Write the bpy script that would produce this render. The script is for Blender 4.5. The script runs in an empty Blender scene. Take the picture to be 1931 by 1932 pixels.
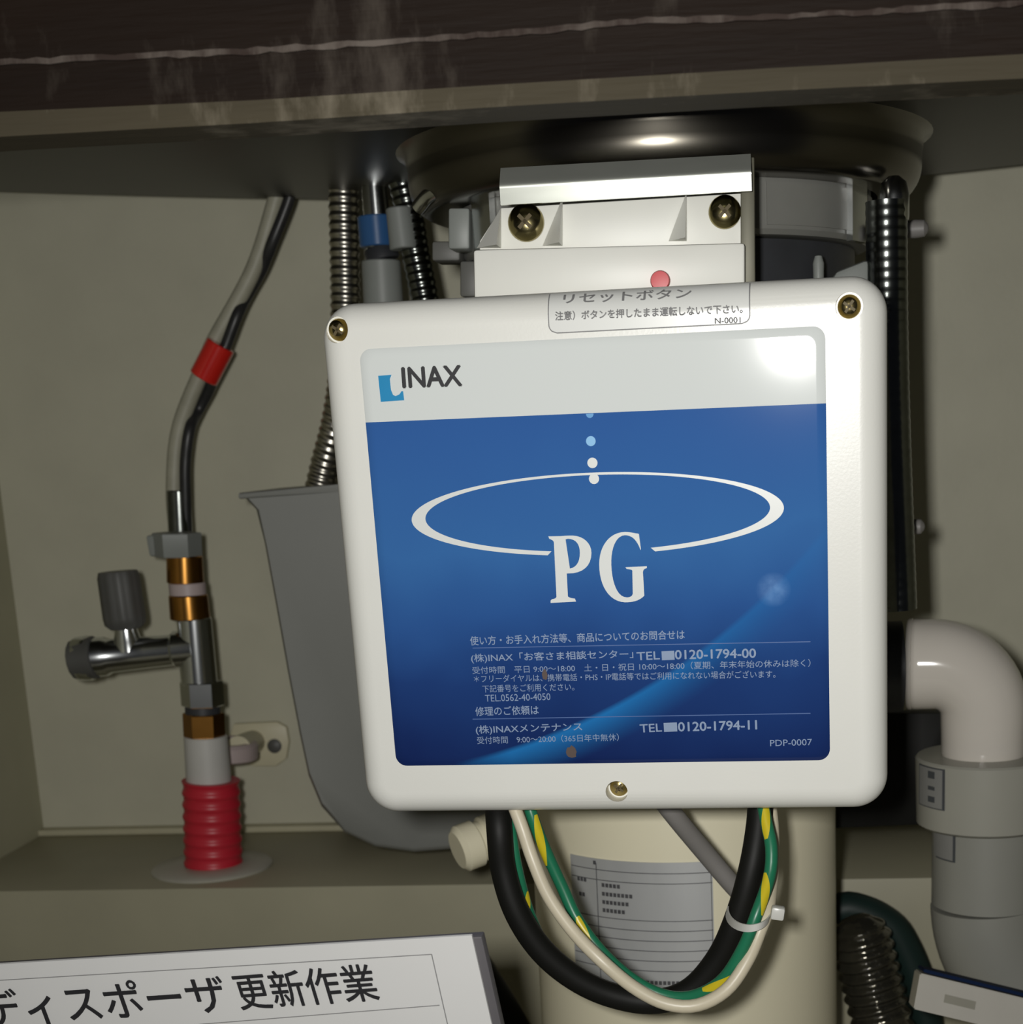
import bpy, bmesh, math, random
from mathutils import Vector, Matrix
random.seed(7)
SC = bpy.context.scene
COL = SC.collection
# ------------------------------------------------------------------ camera
IMG = 1931.0
F, PX, PY = 3035.0, 1182.0, 1574.0          # focal length and optical centre of the (cropped) photograph
YAW, PIT, ROL = math.radians(5.1), math.radians(13.9), math.radians(-2.2)
fw = Vector((-math.sin(YAW)*math.cos(PIT), math.cos(YAW)*math.cos(PIT), -math.sin(PIT)))
r0 = Vector((math.cos(YAW), math.sin(YAW), 0)); u0 = r0.cross(fw)
RT = r0*math.cos(ROL) + u0*math.sin(ROL)
UP = -r0*math.sin(ROL) + u0*math.cos(ROL)
cam = bpy.data.cameras.new('camera'); camo = bpy.data.objects.new('camera', cam); COL.objects.link(camo)
camo.matrix_world = Matrix(((RT.x, UP.x, -fw.x, 0), (RT.y, UP.y, -fw.y, 0), (RT.z, UP.z, -fw.z, 0), (0, 0, 0, 1)))
cam.sensor_fit = 'HORIZONTAL'; cam.sensor_width = 36.0; cam.lens = F/IMG*36.0
cam.shift_x = -(PX - IMG/2)/IMG; cam.shift_y = (PY - 966)/IMG
cam.clip_start = .02
cam.dof.use_dof = True; cam.dof.focus_distance = .60; cam.dof.aperture_fstop = 22
SC.camera = camo
SC.view_settings.view_transform = 'Standard'; SC.view_settings.look = 'None'
SC.view_settings.exposure = 0.0; SC.view_settings.gamma = 1.0; SC.view_settings.use_curve_mapping = False
# ------------------------------------------------------------------ world (dim kitchen around the open cabinet)
W = bpy.data.worlds.new('dim_room'); SC.world = W; W.use_nodes = True
W.node_tree.nodes['Background'].inputs[0].default_value = (.75, .8, 1.0, 1)
W.node_tree.nodes['Background'].inputs[1].default_value = .018
# ------------------------------------------------------------------ the camera flash, left of and above the lens
fl = bpy.data.lights.new('camera_flash', 'AREA'); fl.shape = 'RECTANGLE'; fl.size = .020; fl.size_y = .028
fl.energy = 3.1; fl.color = (1.0, .985, .95)
flo = bpy.data.objects.new('camera_flash', fl); COL.objects.link(flo)
flo.location = (-.031, -.004, .017)
flo.rotation_euler = Vector((-.03, 1, -.04)).to_track_quat('-Z', 'Y').to_euler()

def pix(x, y, Y):
    v = fw + RT*((x-PX)/F) - UP*((y-PY)/F)
    return v*(Y/v.y)
def mm(p, Y): return p*Y/F                    # a pixel length at depth Y, in metres

# ------------------------------------------------------------------ materials
def S(r, g, b):
    f = lambda c: (c/255/12.92) if c <= 10 else ((c/255+.055)/1.055)**2.4
    return (f(r), f(g), f(b))
MATS = {}
def mat(name, col, rough=.5, metal=0., var=.06, scale=60., bump=0., bscale=300., spec=.5, coat=0., stretch=None):
    m = bpy.data.materials.new(name); m.use_nodes = True
    nt = m.node_tree; b = nt.nodes['Principled BSDF']
    b.inputs['Roughness'].default_value = rough; b.inputs['Metallic'].default_value = metal
    b.inputs['Specular IOR Level'].default_value = spec
    b.inputs['Coat Weight'].default_value = coat; b.inputs['Coat Roughness'].default_value = .05
    tc = nt.nodes.new('ShaderNodeTexCoord'); mp = nt.nodes.new('ShaderNodeMapping')
    nt.links.new(tc.outputs['Object'], mp.inputs[0])
    if stretch: mp.inputs['Scale'].default_value = stretch
    n = nt.nodes.new('ShaderNodeTexNoise'); n.inputs['Scale'].default_value = scale; n.inputs['Detail'].default_value = 4
    nt.links.new(mp.outputs[0], n.inputs['Vector'])
    mx = nt.nodes.new('ShaderNodeMix'); mx.data_type = 'RGBA'
    nt.links.new(n.outputs['Fac'], mx.inputs[0])
    mx.inputs[6].default_value = (*[c*(1-var*2) for c in col], 1); mx.inputs[7].default_value = (*[min(1, c*(1+var*2)) for c in col], 1)
    nt.links.new(mx.outputs[2], b.inputs['Base Color'])
    if bump:
        n2 = nt.nodes.new('ShaderNodeTexNoise'); n2.inputs['Scale'].default_value = bscale
        nt.links.new(mp.outputs[0], n2.inputs['Vector'])
        bp = nt.nodes.new('ShaderNodeBump'); bp.inputs['Strength'].default_value = bump; bp.inputs['Distance'].default_value = .001
        nt.links.new(n2.outputs['Fac'], bp.inputs['Height']); nt.links.new(bp.outputs[0], b.inputs['Normal'])
    MATS[name] = m; return m
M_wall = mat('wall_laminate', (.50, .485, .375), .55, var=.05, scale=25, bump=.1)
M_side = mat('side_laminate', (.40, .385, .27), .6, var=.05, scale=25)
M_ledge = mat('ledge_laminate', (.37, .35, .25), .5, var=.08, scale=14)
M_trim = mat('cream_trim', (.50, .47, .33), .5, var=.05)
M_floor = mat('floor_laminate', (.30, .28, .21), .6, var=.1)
M_white = mat('white_plastic', (.78, .78, .73), .33, var=.012, scale=40, bump=.03, bscale=900)
M_white2 = mat('white_moulded_plastic', (.86, .86, .80), .42, var=.02, scale=40)
M_cream = mat('cream_enamel', (.80, .75, .56), .38, var=.02, scale=20)
M_pvcw = mat('white_pvc', (.62, .58, .52), .10, var=.02, scale=30)
M_pvcg = mat('grey_pvc', (.33, .325, .28), .35, var=.03, scale=30)
M_pvcg2 = mat('dark_grey_pvc', (.27, .27, .24), .38, var=.03, scale=30)
M_tank = mat('grey_tank_plastic', (.245, .25, .235), .45, var=.03, scale=20)
M_steel = mat('brushed_steel', (.55, .55, .53), .28, 1., var=.1, scale=120, stretch=(1, 1, .1))
M_bowl = mat('drain_bowl_steel', (.13, .12, .10), .27, 1., var=.08, scale=9)
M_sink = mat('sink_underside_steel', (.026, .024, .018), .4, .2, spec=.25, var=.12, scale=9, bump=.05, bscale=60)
M_ring = mat('satin_grey_ring', (.24, .24, .22), .42, .15, var=.05, scale=60)
M_chrome = mat('chrome', (.66, .68, .68), .19, 1., var=.04)
M_zinc = mat('zinc_plate', (.60, .62, .56), .26, .75, var=.06, scale=35, stretch=(1, 1, 6))
M_zincshade = mat('zinc_shaded_side', (.13, .125, .09), .5, .3, var=.1)  # zinc bracket's side, its shade put into a darker olive colour
M_brass = mat('brass', (.42, .20, .045), .25, 1., var=.1, scale=80)
M_gold = mat('yellow_zinc_screw', (.62, .50, .22), .2, 1., var=.15, scale=200)
M_gslot = mat('screw_recess', (.10, .075, .03), .6, .2, var=.1)
M_gold2 = mat('dull_olive_screw', (.34, .29, .14), .2, 1., var=.15, scale=200)
M_clip = mat('dark_grey_clip', (.12, .12, .11), .5, var=.1)
M_black = mat('black_rubber', (.007, .007, .006), .55, spec=.25, var=.1, scale=60)
M_blackh = mat('black_housing', (.035, .037, .042), .5, var=.15, scale=60)
M_grip = mat('dark_grey_grip', (.085, .085, .08), .5, var=.08)
M_beige = mat('beige_sheath', (.62, .56, .42), .38, var=.04, scale=60)
M_green = mat('green_sheath', (.015, .17, .085), .35, var=.06)
M_yell = mat('yellow_stripe', (.62, .50, .02), .35, var=.05)
M_greyc = mat('grey_sheath', (.21, .20, .19), .5, var=.04)
M_tie = mat('nylon_tie', (.6, .6, .56), .3, var=.04)
M_red = mat('red_corrugated_plastic', (.50, .018, .035), .4, var=.06)
M_redt = mat('red_tape', (.60, .018, .012), .2, var=.08, coat=.4)
M_redb = mat('red_button', (.65, .04, .05), .4, var=.05)
M_hose = mat('grey_hose', (.36, .35, .27), .5, 0., var=.1, scale=90)
M_flex = mat('flexible_steel_hose', (.50, .48, .42), .30, 1., var=.12, scale=200)
M_flexd = mat('dark_steel_hose', (.16, .17, .16), .22, 1., var=.15, scale=200)
M_dark = mat('dark_braid', (.035, .035, .035), .4, .3, var=.2, scale=150)
M_blue = mat('blue_band', (.03, .10, .25), .3, var=.06)
M_nut = mat('grey_nut', (.24, .255, .24), .45, var=.04)
M_pink = mat('pale_seal', (.46, .38, .37), .45, var=.04)
M_sleeve = mat('white_sleeve', (.52, .51, .48), .45, var=.04)
M_saddle = mat('cream_saddle', (.58, .54, .38), .45, var=.04)
M_esc = mat('pale_escutcheon', (.40, .385, .33), .35, var=.04)
M_paper = mat('white_paper', (.62, .62, .61), .6, var=.012, scale=30)
M_board = mat('dark_backing_board', (.085, .08, .085), .5, var=.1)
M_ink = mat('black_ink', (.015, .015, .018), .6, var=.05)
M_inkg = mat('grey_ink', (.22, .22, .22), .6, var=.05)
M_inkb = mat('dark_grey_ink', (.055, .06, .065), .6, var=.05)
M_prw = mat('white_print', (.74, .76, .74), .3, var=.01)
M_prb = mat('pale_blue_print', (.27, .35, .50), .3, var=.03)
M_prl = mat('line_blue_print', (.10, .17, .38), .3, var=.03)
M_prc = mat('cyan_print', (.02, .26, .52), .3, var=.03)
M_drop1 = mat('light_blue_print', (.22, .50, .80), .3, var=.03)
M_drop0 = mat('mid_blue_print', (.07, .30, .62), .3, var=.03)
M_plate = mat('silver_nameplate', (.52, .53, .53), .4, .35, var=.10, scale=12, stretch=(3, 3, .5))
M_plink = mat('nameplate_ink', (.07, .07, .075), .5, var=.2, scale=200)
M_sticker = mat('clear_sticker', (.74, .75, .72), .25, var=.01)
M_psticker = mat('pipe_sticker', (.23, .23, .22), .3, var=.03)
M_hosegr = mat('dark_green_hose', (.009, .022, .019), .5, spec=.3, var=.1)
M_bellow = mat('glossy_dark_bellows', (.10, .095, .075), .13, .8, var=.3, scale=80, bump=.9, bscale=160, coat=.6)
M_carton = mat('white_carton', (.50, .48, .43), .5, var=.03)
M_navy = mat('navy_carton_top', (.007, .017, .055), .7, spec=.1, var=.05)
M_gmark = mat('faded_grey_print', (.30, .29, .24), .5, var=.05)
M_brownp = mat('brown_mark', (.09, .06, .05), .5, var=.1)

def mat_rail(name, base, dust, thr, edge=None):
    """dark stained board with pale limescale and dust in streaks of their own"""
    m = mat(name, base, .7, spec=.15, var=.25, scale=18, stretch=(.3, 1, 3), bump=.3, bscale=160)
    nt = m.node_tree; b = nt.nodes['Principled BSDF']; src = b.inputs['Base Color'].links[0].from_socket
    tc = nt.nodes.new('ShaderNodeTexCoord'); mp = nt.nodes.new('ShaderNodeMapping'); mp.inputs['Scale'].default_value = (1, 1, .35)
    nt.links.new(tc.outputs['Object'], mp.inputs[0])
    n = nt.nodes.new('ShaderNodeTexNoise'); n.inputs['Scale'].default_value = 70; n.inputs['Detail'].default_value = 6; n.inputs['Roughness'].default_value = .65
    nt.links.new(mp.outputs[0], n.inputs[0])
    n3 = nt.nodes.new('ShaderNodeTexNoise'); n3.inputs['Scale'].default_value = 9; n3.inputs['Detail'].default_value = 2
    mp3 = nt.nodes.new('ShaderNodeMapping'); mp3.inputs['Location'].default_value = (.41, 0, .2); nt.links.new(tc.outputs['Object'], mp3.inputs[0]); nt.links.new(mp3.outputs[0], n3.inputs[0])
    mu = nt.nodes.new('ShaderNodeMath'); mu.operation = 'MULTIPLY'
    nt.links.new(n.outputs['Fac'], mu.inputs[0]); nt.links.new(n3.outputs['Fac'], mu.inputs[1])
    rp = nt.nodes.new('ShaderNodeMapRange'); rp.inputs['From Min'].default_value = thr; rp.inputs['From Max'].default_value = thr+.14
    nt.links.new(mu.outputs[0], rp.inputs['Value'])
    mx = nt.nodes.new('ShaderNodeMix'); mx.data_type = 'RGBA'
    nt.links.new(rp.outputs[0], mx.inputs[0]); nt.links.new(src, mx.inputs[6]); mx.inputs[7].default_value = (*dust, 1)
    nt.links.new(mx.outputs[2], b.inputs['Base Color'])
    return m
M_rail = mat_rail('dark_stained_board', (.0085, .0042, .0020), (.045, .036, .028), .285)
M_crust = mat_rail('limescale_crust', (.030, .020, .016), (.11, .092, .078), .22)
M_strip = mat_rail('worn_metal_strip', (.048, .040, .025), (.15, .13, .095), .285)

# ------------------------------------------------------------------ object helpers
def empty(name, loc, label, cat, group=None, mw=None):
    o = bpy.data.objects.new(name, None); COL.objects.link(o); o.empty_display_size = .02
    if mw is not None: o.matrix_world = mw
    else: o.location = loc
    o['label'] = label; o['category'] = cat
    if group: o['group'] = group
    return o
def tag(o, label, cat, group=None):
    o['label'] = label; o['category'] = cat
    if group: o['group'] = group
    return o
def root_of(o):
    while o.parent: o = o.parent
    return o
def link(name, me, m, parent=None, smooth=True, local=False, auto=40, label=None):
    """me is in world coordinates; a part is stored in its thing's frame"""
    o = bpy.data.objects.new(name, me)
    if parent is None:
        c = Vector((0, 0, 0)); zs = [v.co.z for v in me.vertices]
        for v in me.vertices: c += v.co
        c /= len(me.vertices); c.z = min(zs)
        me.transform(Matrix.Translation(-c)); o.location = c
    else:
        if not local:
            r = root_of(parent); me.transform(r.matrix_basis.inverted())
            if parent.parent is not None: pass
        o.parent = parent
        if parent.data is not None and parent.parent is None:
            pass
    COL.objects.link(o)
    me.materials.clear(); me.materials.append(m)
    if smooth:
        for p in me.polygons: p.use_smooth = True
        me.set_sharp_from_angle(angle=math.radians(auto))
    if label: o['label'] = label
    return o
def bm_mesh(bm, name='m'):
    bmesh.ops.recalc_face_normals(bm, faces=bm.faces[:])
    me = bpy.data.meshes.new(name); bm.to_mesh(me); bm.free(); return me

def spline(pts, n=10):
    P = [Vector(p) for p in pts]; out = []
    Q = [P[0]*2-P[1]] + P + [P[-1]*2-P[-2]]
    for i in range(1, len(Q)-2):
        a, b, c, d = Q[i-1:i+3]
        for k in range(n):
            t = k/n
            out.append(.5*((2*b)+(c-a)*t+(2*a-5*b+4*c-d)*t*t+(3*b-a-3*c+d)*t**3))
    out.append(P[-1]); return out
def resample(P, step):
    L = [0]
    for a, b in zip(P, P[1:]): L.append(L[-1]+(b-a).length)
    n = max(2, int(L[-1]/step)); out = []; j = 0
    for i in range(n+1):
        s = L[-1]*i/n
        while j < len(L)-2 and L[j+1] < s: j += 1
        t = (s-L[j])/max(1e-9, L[j+1]-L[j]); out.append(P[j].lerp(P[j+1], min(1, t)))
    return out, L[-1]
def tube(pts, rad, sides=16, n=10, step=None, rfn=None, cap=True, raw=False, bm=None):
    P = [Vector(p) for p in pts] if raw else spline(pts, n)
    Ltot = 0
    if step: P, Ltot = resample(P, step)
    else:
        for a, b in zip(P, P[1:]): Ltot += (b-a).length
    own = bm is None
    if own: bm = bmesh.new()
    T = []
    for i in range(len(P)):
        a = P[max(0, i-1)]; b = P[min(len(P)-1, i+1)]; T.append((b-a).normalized())
    N = T[0].orthogonal().normalized(); rings = []; s = 0
    for i, p in enumerate(P):
        if i: s += (P[i]-P[i-1]).length
        N = (N - T[i]*N.dot(T[i])).normalized(); B = T[i].cross(N)
        r = rad if not rfn else rfn(s, Ltot)
        rings.append([bm.verts.new(p + (N*math.cos(2*math.pi*k/sides)+B*math.sin(2*math.pi*k/sides))*r) for k in range(sides)])
    for a, b in zip(rings, rings[1:]):
        for k in range(sides): bm.faces.new((a[k], a[(k+1) % sides], b[(k+1) % sides], b[k]))
    if cap: bm.faces.new(rings[0][::-1]); bm.faces.new(rings[-1])
    return bm_mesh(bm) if own else None
def axis_lathe(prof, p0, d, sides=32, bm=None, x0=None, squash=None):
    """prof: (radius, distance along d) pairs from p0"""
    d = Vector(d).normalized(); N = (Vector(x0) if x0 else d.orthogonal()).normalized(); N = (N-d*N.dot(d)).normalized(); B = d.cross(N)
    own = bm is None
    if own: bm = bmesh.new()
    rings = []
    for r, t in prof:
        c = Vector(p0)+d*t
        if r < 1e-6: rings.append([bm.verts.new(c)])
        else: rings.append([bm.verts.new(c+(N*math.cos(2*math.pi*(k+.5)/sides)+B*math.sin(2*math.pi*(k+.5)/sides))*r) for k in range(sides)])
    for a, b in zip(rings, rings[1:]):
        for k in range(sides):
            k2 = (k+1) % sides
            if len(a) == 1 and len(b) == 1: continue
            if len(a) == 1: bm.faces.new((a[0], b[k2], b[k]))
            elif len(b) == 1: bm.faces.new((a[k], a[k2], b[0]))
            else: bm.faces.new((a[k], a[k2], b[k2], b[k]))
    if len(rings[0]) > 1: bm.faces.new(rings[0][::-1])
    if len(rings[-1]) > 1: bm.faces.new(rings[-1])
    return bm_mesh(bm) if own else None
def cyl_px(x0, y0, x1, y1, w0, w1, Y, sides=28, bev=.0006, Y1=None):
    a = pix(x0, y0, Y); b = pix(x1, y1, Y1 or Y); L = (b-a).length; r0_ = mm(w0, Y)/2; r1_ = mm(w1, Y1 or Y)/2
    bev = min(bev, L*.3)
    return axis_lathe([(r0_-bev, 0), (r0_, bev), (r1_, L-bev), (r1_-bev, L)], a, b-a, sides)
def rbox(c, size, bev=.001, rot=None, seg=2):
    bm = bmesh.new(); bmesh.ops.create_cube(bm, size=1)
    for v in bm.verts: v.co = Vector((v.co.x*size[0], v.co.y*size[1], v.co.z*size[2]))
    if bev: bmesh.ops.bevel(bm, geom=bm.edges[:], offset=bev, segments=seg, affect='EDGES', profile=.5)
    Mx = Matrix.Translation(Vector(c)) @ (rot.to_4x4() if rot else Matrix.Identity(4))
    bmesh.ops.transform(bm, matrix=Mx, verts=bm.verts)
    return bm_mesh(bm)
def prism_px(pts, Y, depth, bev=0., dirv=None):
    """outline taken at depth Y in the world plane facing the front, extruded away from it"""
    bm = bmesh.new(); dv = Vector(dirv) if dirv else Vector((0, depth, 0))
    a = [bm.verts.new(pix(x, y, Y)) for x, y in pts]; b = [bm.verts.new(v.co+dv) for v in a]
    bm.faces.new(a[::-1]); bm.faces.new(b); n = len(a)
    for i in range(n): bm.faces.new((a[i], a[(i+1) % n], b[(i+1) % n], b[i]))
    if bev: bmesh.ops.bevel(bm, geom=bm.edges[:], offset=bev, segments=2, affect='EDGES', profile=.5)
    return bm_mesh(bm)
def flat(pts3, thick=None, nrm=None):
    bm = bmesh.new(); a = [bm.verts.new(p) for p in pts3]; bm.faces.new(a)
    return bm_mesh(bm)

class Plane:
    """a flat face in the world: local x right, z up, -y out towards the viewer"""
    def __init__(s, mw): s.m = mw; s.i = mw.inverted()
    def uv(s, x, y, yl=0.):
        o = s.i @ Vector((0, 0, 0)); d = s.i.to_3x3() @ (fw + RT*((x-PX)/F) - UP*((y-PY)/F))
        t = (yl-o.y)/d.y; p = o+d*t; return Vector((p.x, p.z))
    def w(s, u, v, yl=0.): return s.m @ Vector((u, yl, v))
def text(body, pl, p0, p1, h, m, parent, name='lettering', off=-.0003, bold=0., label=None, local=True):
    """p0, p1: pixels of the lower left and lower right corner of the line; h: its height in pixels"""
    cu = bpy.data.curves.new('txt', 'FONT'); cu.body = body; cu.size = 1; cu.resolution_u = 3
    to = bpy.data.objects.new('txt', cu); COL.objects.link(to)
    dg = bpy.context.evaluated_depsgraph_get(); me = bpy.data.meshes.new_from_object(to.evaluated_get(dg))
    bpy.data.objects.remove(to); bpy.data.curves.remove(cu)
    if not me.vertices: return None
    xs = [v.co.x for v in me.vertices]; ys = [v.co.y for v in me.vertices]
    a, b = min(xs), max(xs); c, d = min(ys), max(ys)
    u0_, u1_ = pl.uv(*p0), pl.uv(*p1); ex = u1_-u0_; hv = (pl.uv(p0[0], p0[1]-h)-u0_).length
    exn = ex.normalized(); ey = Vector((-exn.y, exn.x))
    if bold:
        vs = [v.co.copy() for v in me.vertices]; fs = [tuple(p.vertices) for p in me.polygons]; nv = len(vs); V = []; Fc = []
        k_ = 0
        for ox_, oy_ in ((-1, 0), (1, 0), (0, 1), (0, -1)):
            V += [(v.x+ox_*bold, v.y+oy_*bold, 0) for v in vs]; Fc += [tuple(i+k_*nv for i in f) for f in fs]; k_ += 1
        me = bpy.data.meshes.new('txt'); me.from_pydata(V, [], Fc)
        for i_, v in enumerate(me.vertices): v.co.z = (i_//nv)*1e-3
    for v in me.vertices:
        q = u0_ + ex*((v.co.x-a)/(b-a)) + ey*(hv*(v.co.y-c)/(d-c)); v.co = Vector((q.x, off-v.co.z*.01, q.y))
    return link(name, me, m, parent, smooth=False, local=local, label=label)
def poly_local(pts, m, parent, name, off=-.0003, label=None):
    bm = bmesh.new(); bm.faces.new([bm.verts.new((p[0], off, p[1])) for p in pts])
    bm.normal_update(); bmesh.ops.triangulate(bm, faces=bm.faces[:], ngon_method='EAR_CLIP'); return link(name, bm_mesh(bm), m, parent, smooth=False, local=True, label=label)
def strip_local(pts, w, m, parent, name, off=-.0003, closed=False, label=None):
    bm = bmesh.new(); P = [Vector(p) for p in pts]; n = len(P); A = []; B = []
    for i in range(n):
        if closed: t = P[(i+1) % n]-P[i-1]
        else: t = P[min(n-1, i+1)]-P[max(0, i-1)]
        t.normalize(); nn = Vector((-t.y, t.x))*w/2
        A.append(bm.verts.new((P[i].x+nn.x, off, P[i].y+nn.y))); B.append(bm.verts.new((P[i].x-nn.x, off, P[i].y-nn.y)))
    for i in range(n if closed else n-1):
        j = (i+1) % n; bm.faces.new((A[i], A[j], B[j], B[i]))
    return link(name, bm_mesh(bm), m, parent, smooth=False, local=True, label=label)
def rrect(w, h, r, n=8, cx=0, cz=0):
    out = []
    for sx, sz, a0 in ((1, 1, 0), (-1, 1, 90), (-1, -1, 180), (1, -1, 270)):
        for k in range(n+1):
            a = math.radians(a0+90*k/n); out.append((cx+sx*(w/2-r)+math.cos(a)*r, cz+sz*(h/2-r)+math.sin(a)*r))
    return out
def structure(o): o['kind'] = 'structure'; return o
def ssmooth(o): return o

# ================================================================== THE CABINET (setting)
YW = 1.05; XL = -.500; ZL = -.253; YF = .902; ZF = -.40; XR = .62
def slab(name, x0, x1, y0, y1, z0, z1, m, parent=None, bev=0.):
    return link(name, rbox(((x0+x1)/2, (y0+y1)/2, (z0+z1)/2), (x1-x0, y1-y0, z1-z0), bev), m, parent)
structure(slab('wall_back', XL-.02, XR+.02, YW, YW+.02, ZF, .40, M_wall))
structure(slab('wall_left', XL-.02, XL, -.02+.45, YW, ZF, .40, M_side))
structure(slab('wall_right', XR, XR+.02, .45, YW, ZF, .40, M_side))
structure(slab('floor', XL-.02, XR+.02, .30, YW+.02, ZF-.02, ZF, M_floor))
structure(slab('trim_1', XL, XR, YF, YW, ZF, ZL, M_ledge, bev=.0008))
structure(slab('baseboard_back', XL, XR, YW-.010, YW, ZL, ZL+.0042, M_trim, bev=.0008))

# front rail across the top of the opening -------------------------------------------------------
YR = .495
railx = [-200, 2150]
def line_y(x, pts):
    for (a, b), (c, d) in zip(pts, pts[1:]):
        if x <= c or (c, d) == pts[-1]: return b+(d-b)*(x-a)/(c-a)
rail = empty('front_rail', pix(965, 150, YR), 'dark stained board along the top of the cabinet opening, streaked with limescale', 'cabinet rail')
L1 = [(-200, 271), (0, 258), (480, 232), (965, 200), (1450, 172), (1931, 148), (2150, 137)]     # bottom of the strip
L2 = [(-200, 219), (0, 211), (480, 189), (965, 158), (1450, 129), (1931, 102), (2150, 91)]     # top of the strip
L3 = [(-200, 128), (0, 118), (480, 96), (965, 63), (1200, 40), (1450, 33), (1931, 6), (2150, -6)]
L4 = [(-200, -70), (965, -95), (2150, -180)]
def band(La, Lb, Y, depth, m, name, bev=.0004, jit=0.):
    bm = bmesh.new(); xs = [railx[0]+(railx[1]-railx[0])*i/96 for i in range(97)]
    rows = []
    for x in xs:
        ja = random.uniform(-jit, jit); jb = random.uniform(-jit, jit)
        a = pix(x, line_y(x, La)+ja, Y); b = pix(x, line_y(x, Lb)+jb, Y)
        rows.append([bm.verts.new(p) for p in (a, b, b+Vector((0, depth, 0)), a+Vector((0, depth, 0)))])
    for p, q in zip(rows, rows[1:]):
        for k in range(4): bm.faces.new((p[k], p[(k+1) % 4], q[(k+1) % 4], q[k]))
    bm.faces.new(rows[0][::-1]); bm.faces.new(rows[-1])
    return link(name, bm_mesh(bm), m, rail)
band(L1, L2, YR-.002, .0225, M_strip, 'edge_strip')['label'] = 'worn grey metal edge strip'
band(L2, L3, YR, .020, M_rail, 'board')
band(L3, L4, YR-.0015, .020, M_rail, 'board')
L3a = [(x, y+5) for x, y in L3]; L3b = [(x, y-6) for x, y in L3]
band(L3a, L3b, YR-.0024, .0010, M_crust, 'limescale_line', jit=2.5)['label'] = 'pale crust of limescale on the board joint'

# ================================================================== SINK
CX, CY = -.042, .80
sink = empty('kitchen_sink', (CX, CY, .105), 'dark stainless underside of the kitchen sink above the pipes', 'sink')
bm = bmesh.new(); G = {}
nx, ny = 110, 60
X0, X1, Y0, Y1 = -.62, .62, .53, 1.0
def zs(x, y):
    r = math.hypot(x-CX, y-CY); z = .118+.083*r
    e = max(0, (y-(Y1-.012))/.012); z += .012*(1-math.sqrt(max(0, 1-e*e)))
    return z
for i in range(nx+1):
    for j in range(ny+1):
        x = X0+(X1-X0)*i/nx; y = Y0+(Y1-Y0)*(1-(1-j/ny)**1.5); G[i, j] = bm.verts.new((x, y, zs(x, y)))
for i in range(nx):
    for j in range(ny): bm.faces.new((G[i, j], G[i+1, j], G[i+1, j+1], G[i, j+1]))
def skirt(keys):
    up = [bm.verts.new(G[k].co+Vector((0, 0, .18))) for k in keys]
    for a in range(len(keys)-1): bm.faces.new((G[keys[a]], G[keys[a+1]], up[a+1], up[a]))
skirt([(i, ny) for i in range(nx+1)]); skirt([(i, 0) for i in range(nx+1)])
skirt([(0, j) for j in range(ny+1)]); skirt([(nx, j) for j in range(ny+1)])
link('basin', bm_mesh(bm), M_sink, sink, auto=60)
prof = [(.140, .136), (.128, .131), (.1195, .126), (.1185, .120)]
for k in range(12):
    a = math.radians(90*k/11); prof.append((.1085+.010*math.cos(a), .1155-.0140*math.sin(a)))
prof += [(.0985, .1016), (.0985, .1088), (.06, .1088)]
link('drain_bowl', axis_lathe([(r, .14-z) for r, z in prof], (CX, CY, .14), (0, 0, -1), 72), M_bowl, sink, auto=60)

# ================================================================== DISPOSER
dis = empty('garbage_disposer', (CX, CY, -.345), 'cream cylindrical kitchen waste disposer hanging under the sink behind the blue-labelled control box', 'disposer')
def lz(prof, m, name, c=(CX, CY), sides=72, parent=dis, auto=35, label=None):
    return link(name, axis_lathe([(r, z) for r, z in prof], (c[0], c[1], 0), (0, 0, 1), sides), m, parent, auto=auto, label=label)
RR = .0955
lz([(.085, .080), (RR-.002, .080), (RR, .082), (RR, .1045), (RR-.003, .1078), (.09, .1085), (.085, .1085)], M_ring, 'mounting_ring')
lz([(.078, .015), (.086, .02), (.088, .03), (.088, .079), (.08, .080)], M_blackh, 'upper_housing')
BR = .0775
lz([(.0, -.345), (.045, -.345), (.062, -.340), (.070, -.333), (.0755, -.318), (BR, -.300), (BR, .004), (BR-.003, .012), (.07, .014)], M_cream, 'motor_body')
def bend_pt(ang, z, R): return Vector((CX+R*math.sin(ang), CY-R*math.cos(ang), z))
def arc_patch(a0, a1, z0, z1, R, m, name, parent, n=24, thick=.0006, label=None):
    bm = bmesh.new(); rows = []
    for i in range(n+1):
        a = a0+(a1-a0)*i/n
        rows.append([bm.verts.new(bend_pt(a, z, r)) for z, r in ((z0, R), (z1, R), (z1, R+thick), (z0, R+thick))])
    for p, q in zip(rows, rows[1:]):
        for k in range(4): bm.faces.new((p[k], p[(k+1) % 4], q[(k+1) % 4], q[k]))
    bm.faces.new(rows[0]); bm.faces.new(rows[-1][::-1])
    return link(name, bm_mesh(bm), m, parent, label=label)
def hit_cyl(x, y, R):
    """where the sight line through a pixel meets the cylinder round the disposer's axis"""
    v = pix(x, y, 1.0); a = v.x**2+1; b = -2*(v.x*CX+CY); c = CX**2+CY**2-R*R
    t = (-b-math.sqrt(b*b-4*a*c))/(2*a); p = v*t
    return math.atan2(p.x-CX, CY-p.y), p.z
# panel on the ring
a0, z0_ = hit_cyl(1447, 425, RR); a1, z1_ = hit_cyl(1600, 345, RR)
arc_patch(a0, a0+.9, .0835, .1005, RR, M_ring, 'ring_panel', dis, thick=.0008)
for ang in (1.02, -.98):
    arc_patch(ang, ang+.16, .079, .106, RR+.0004, M_chrome, 'ring_clamp', dis, n=8, thick=.003, label='bright chrome clamp')
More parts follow.
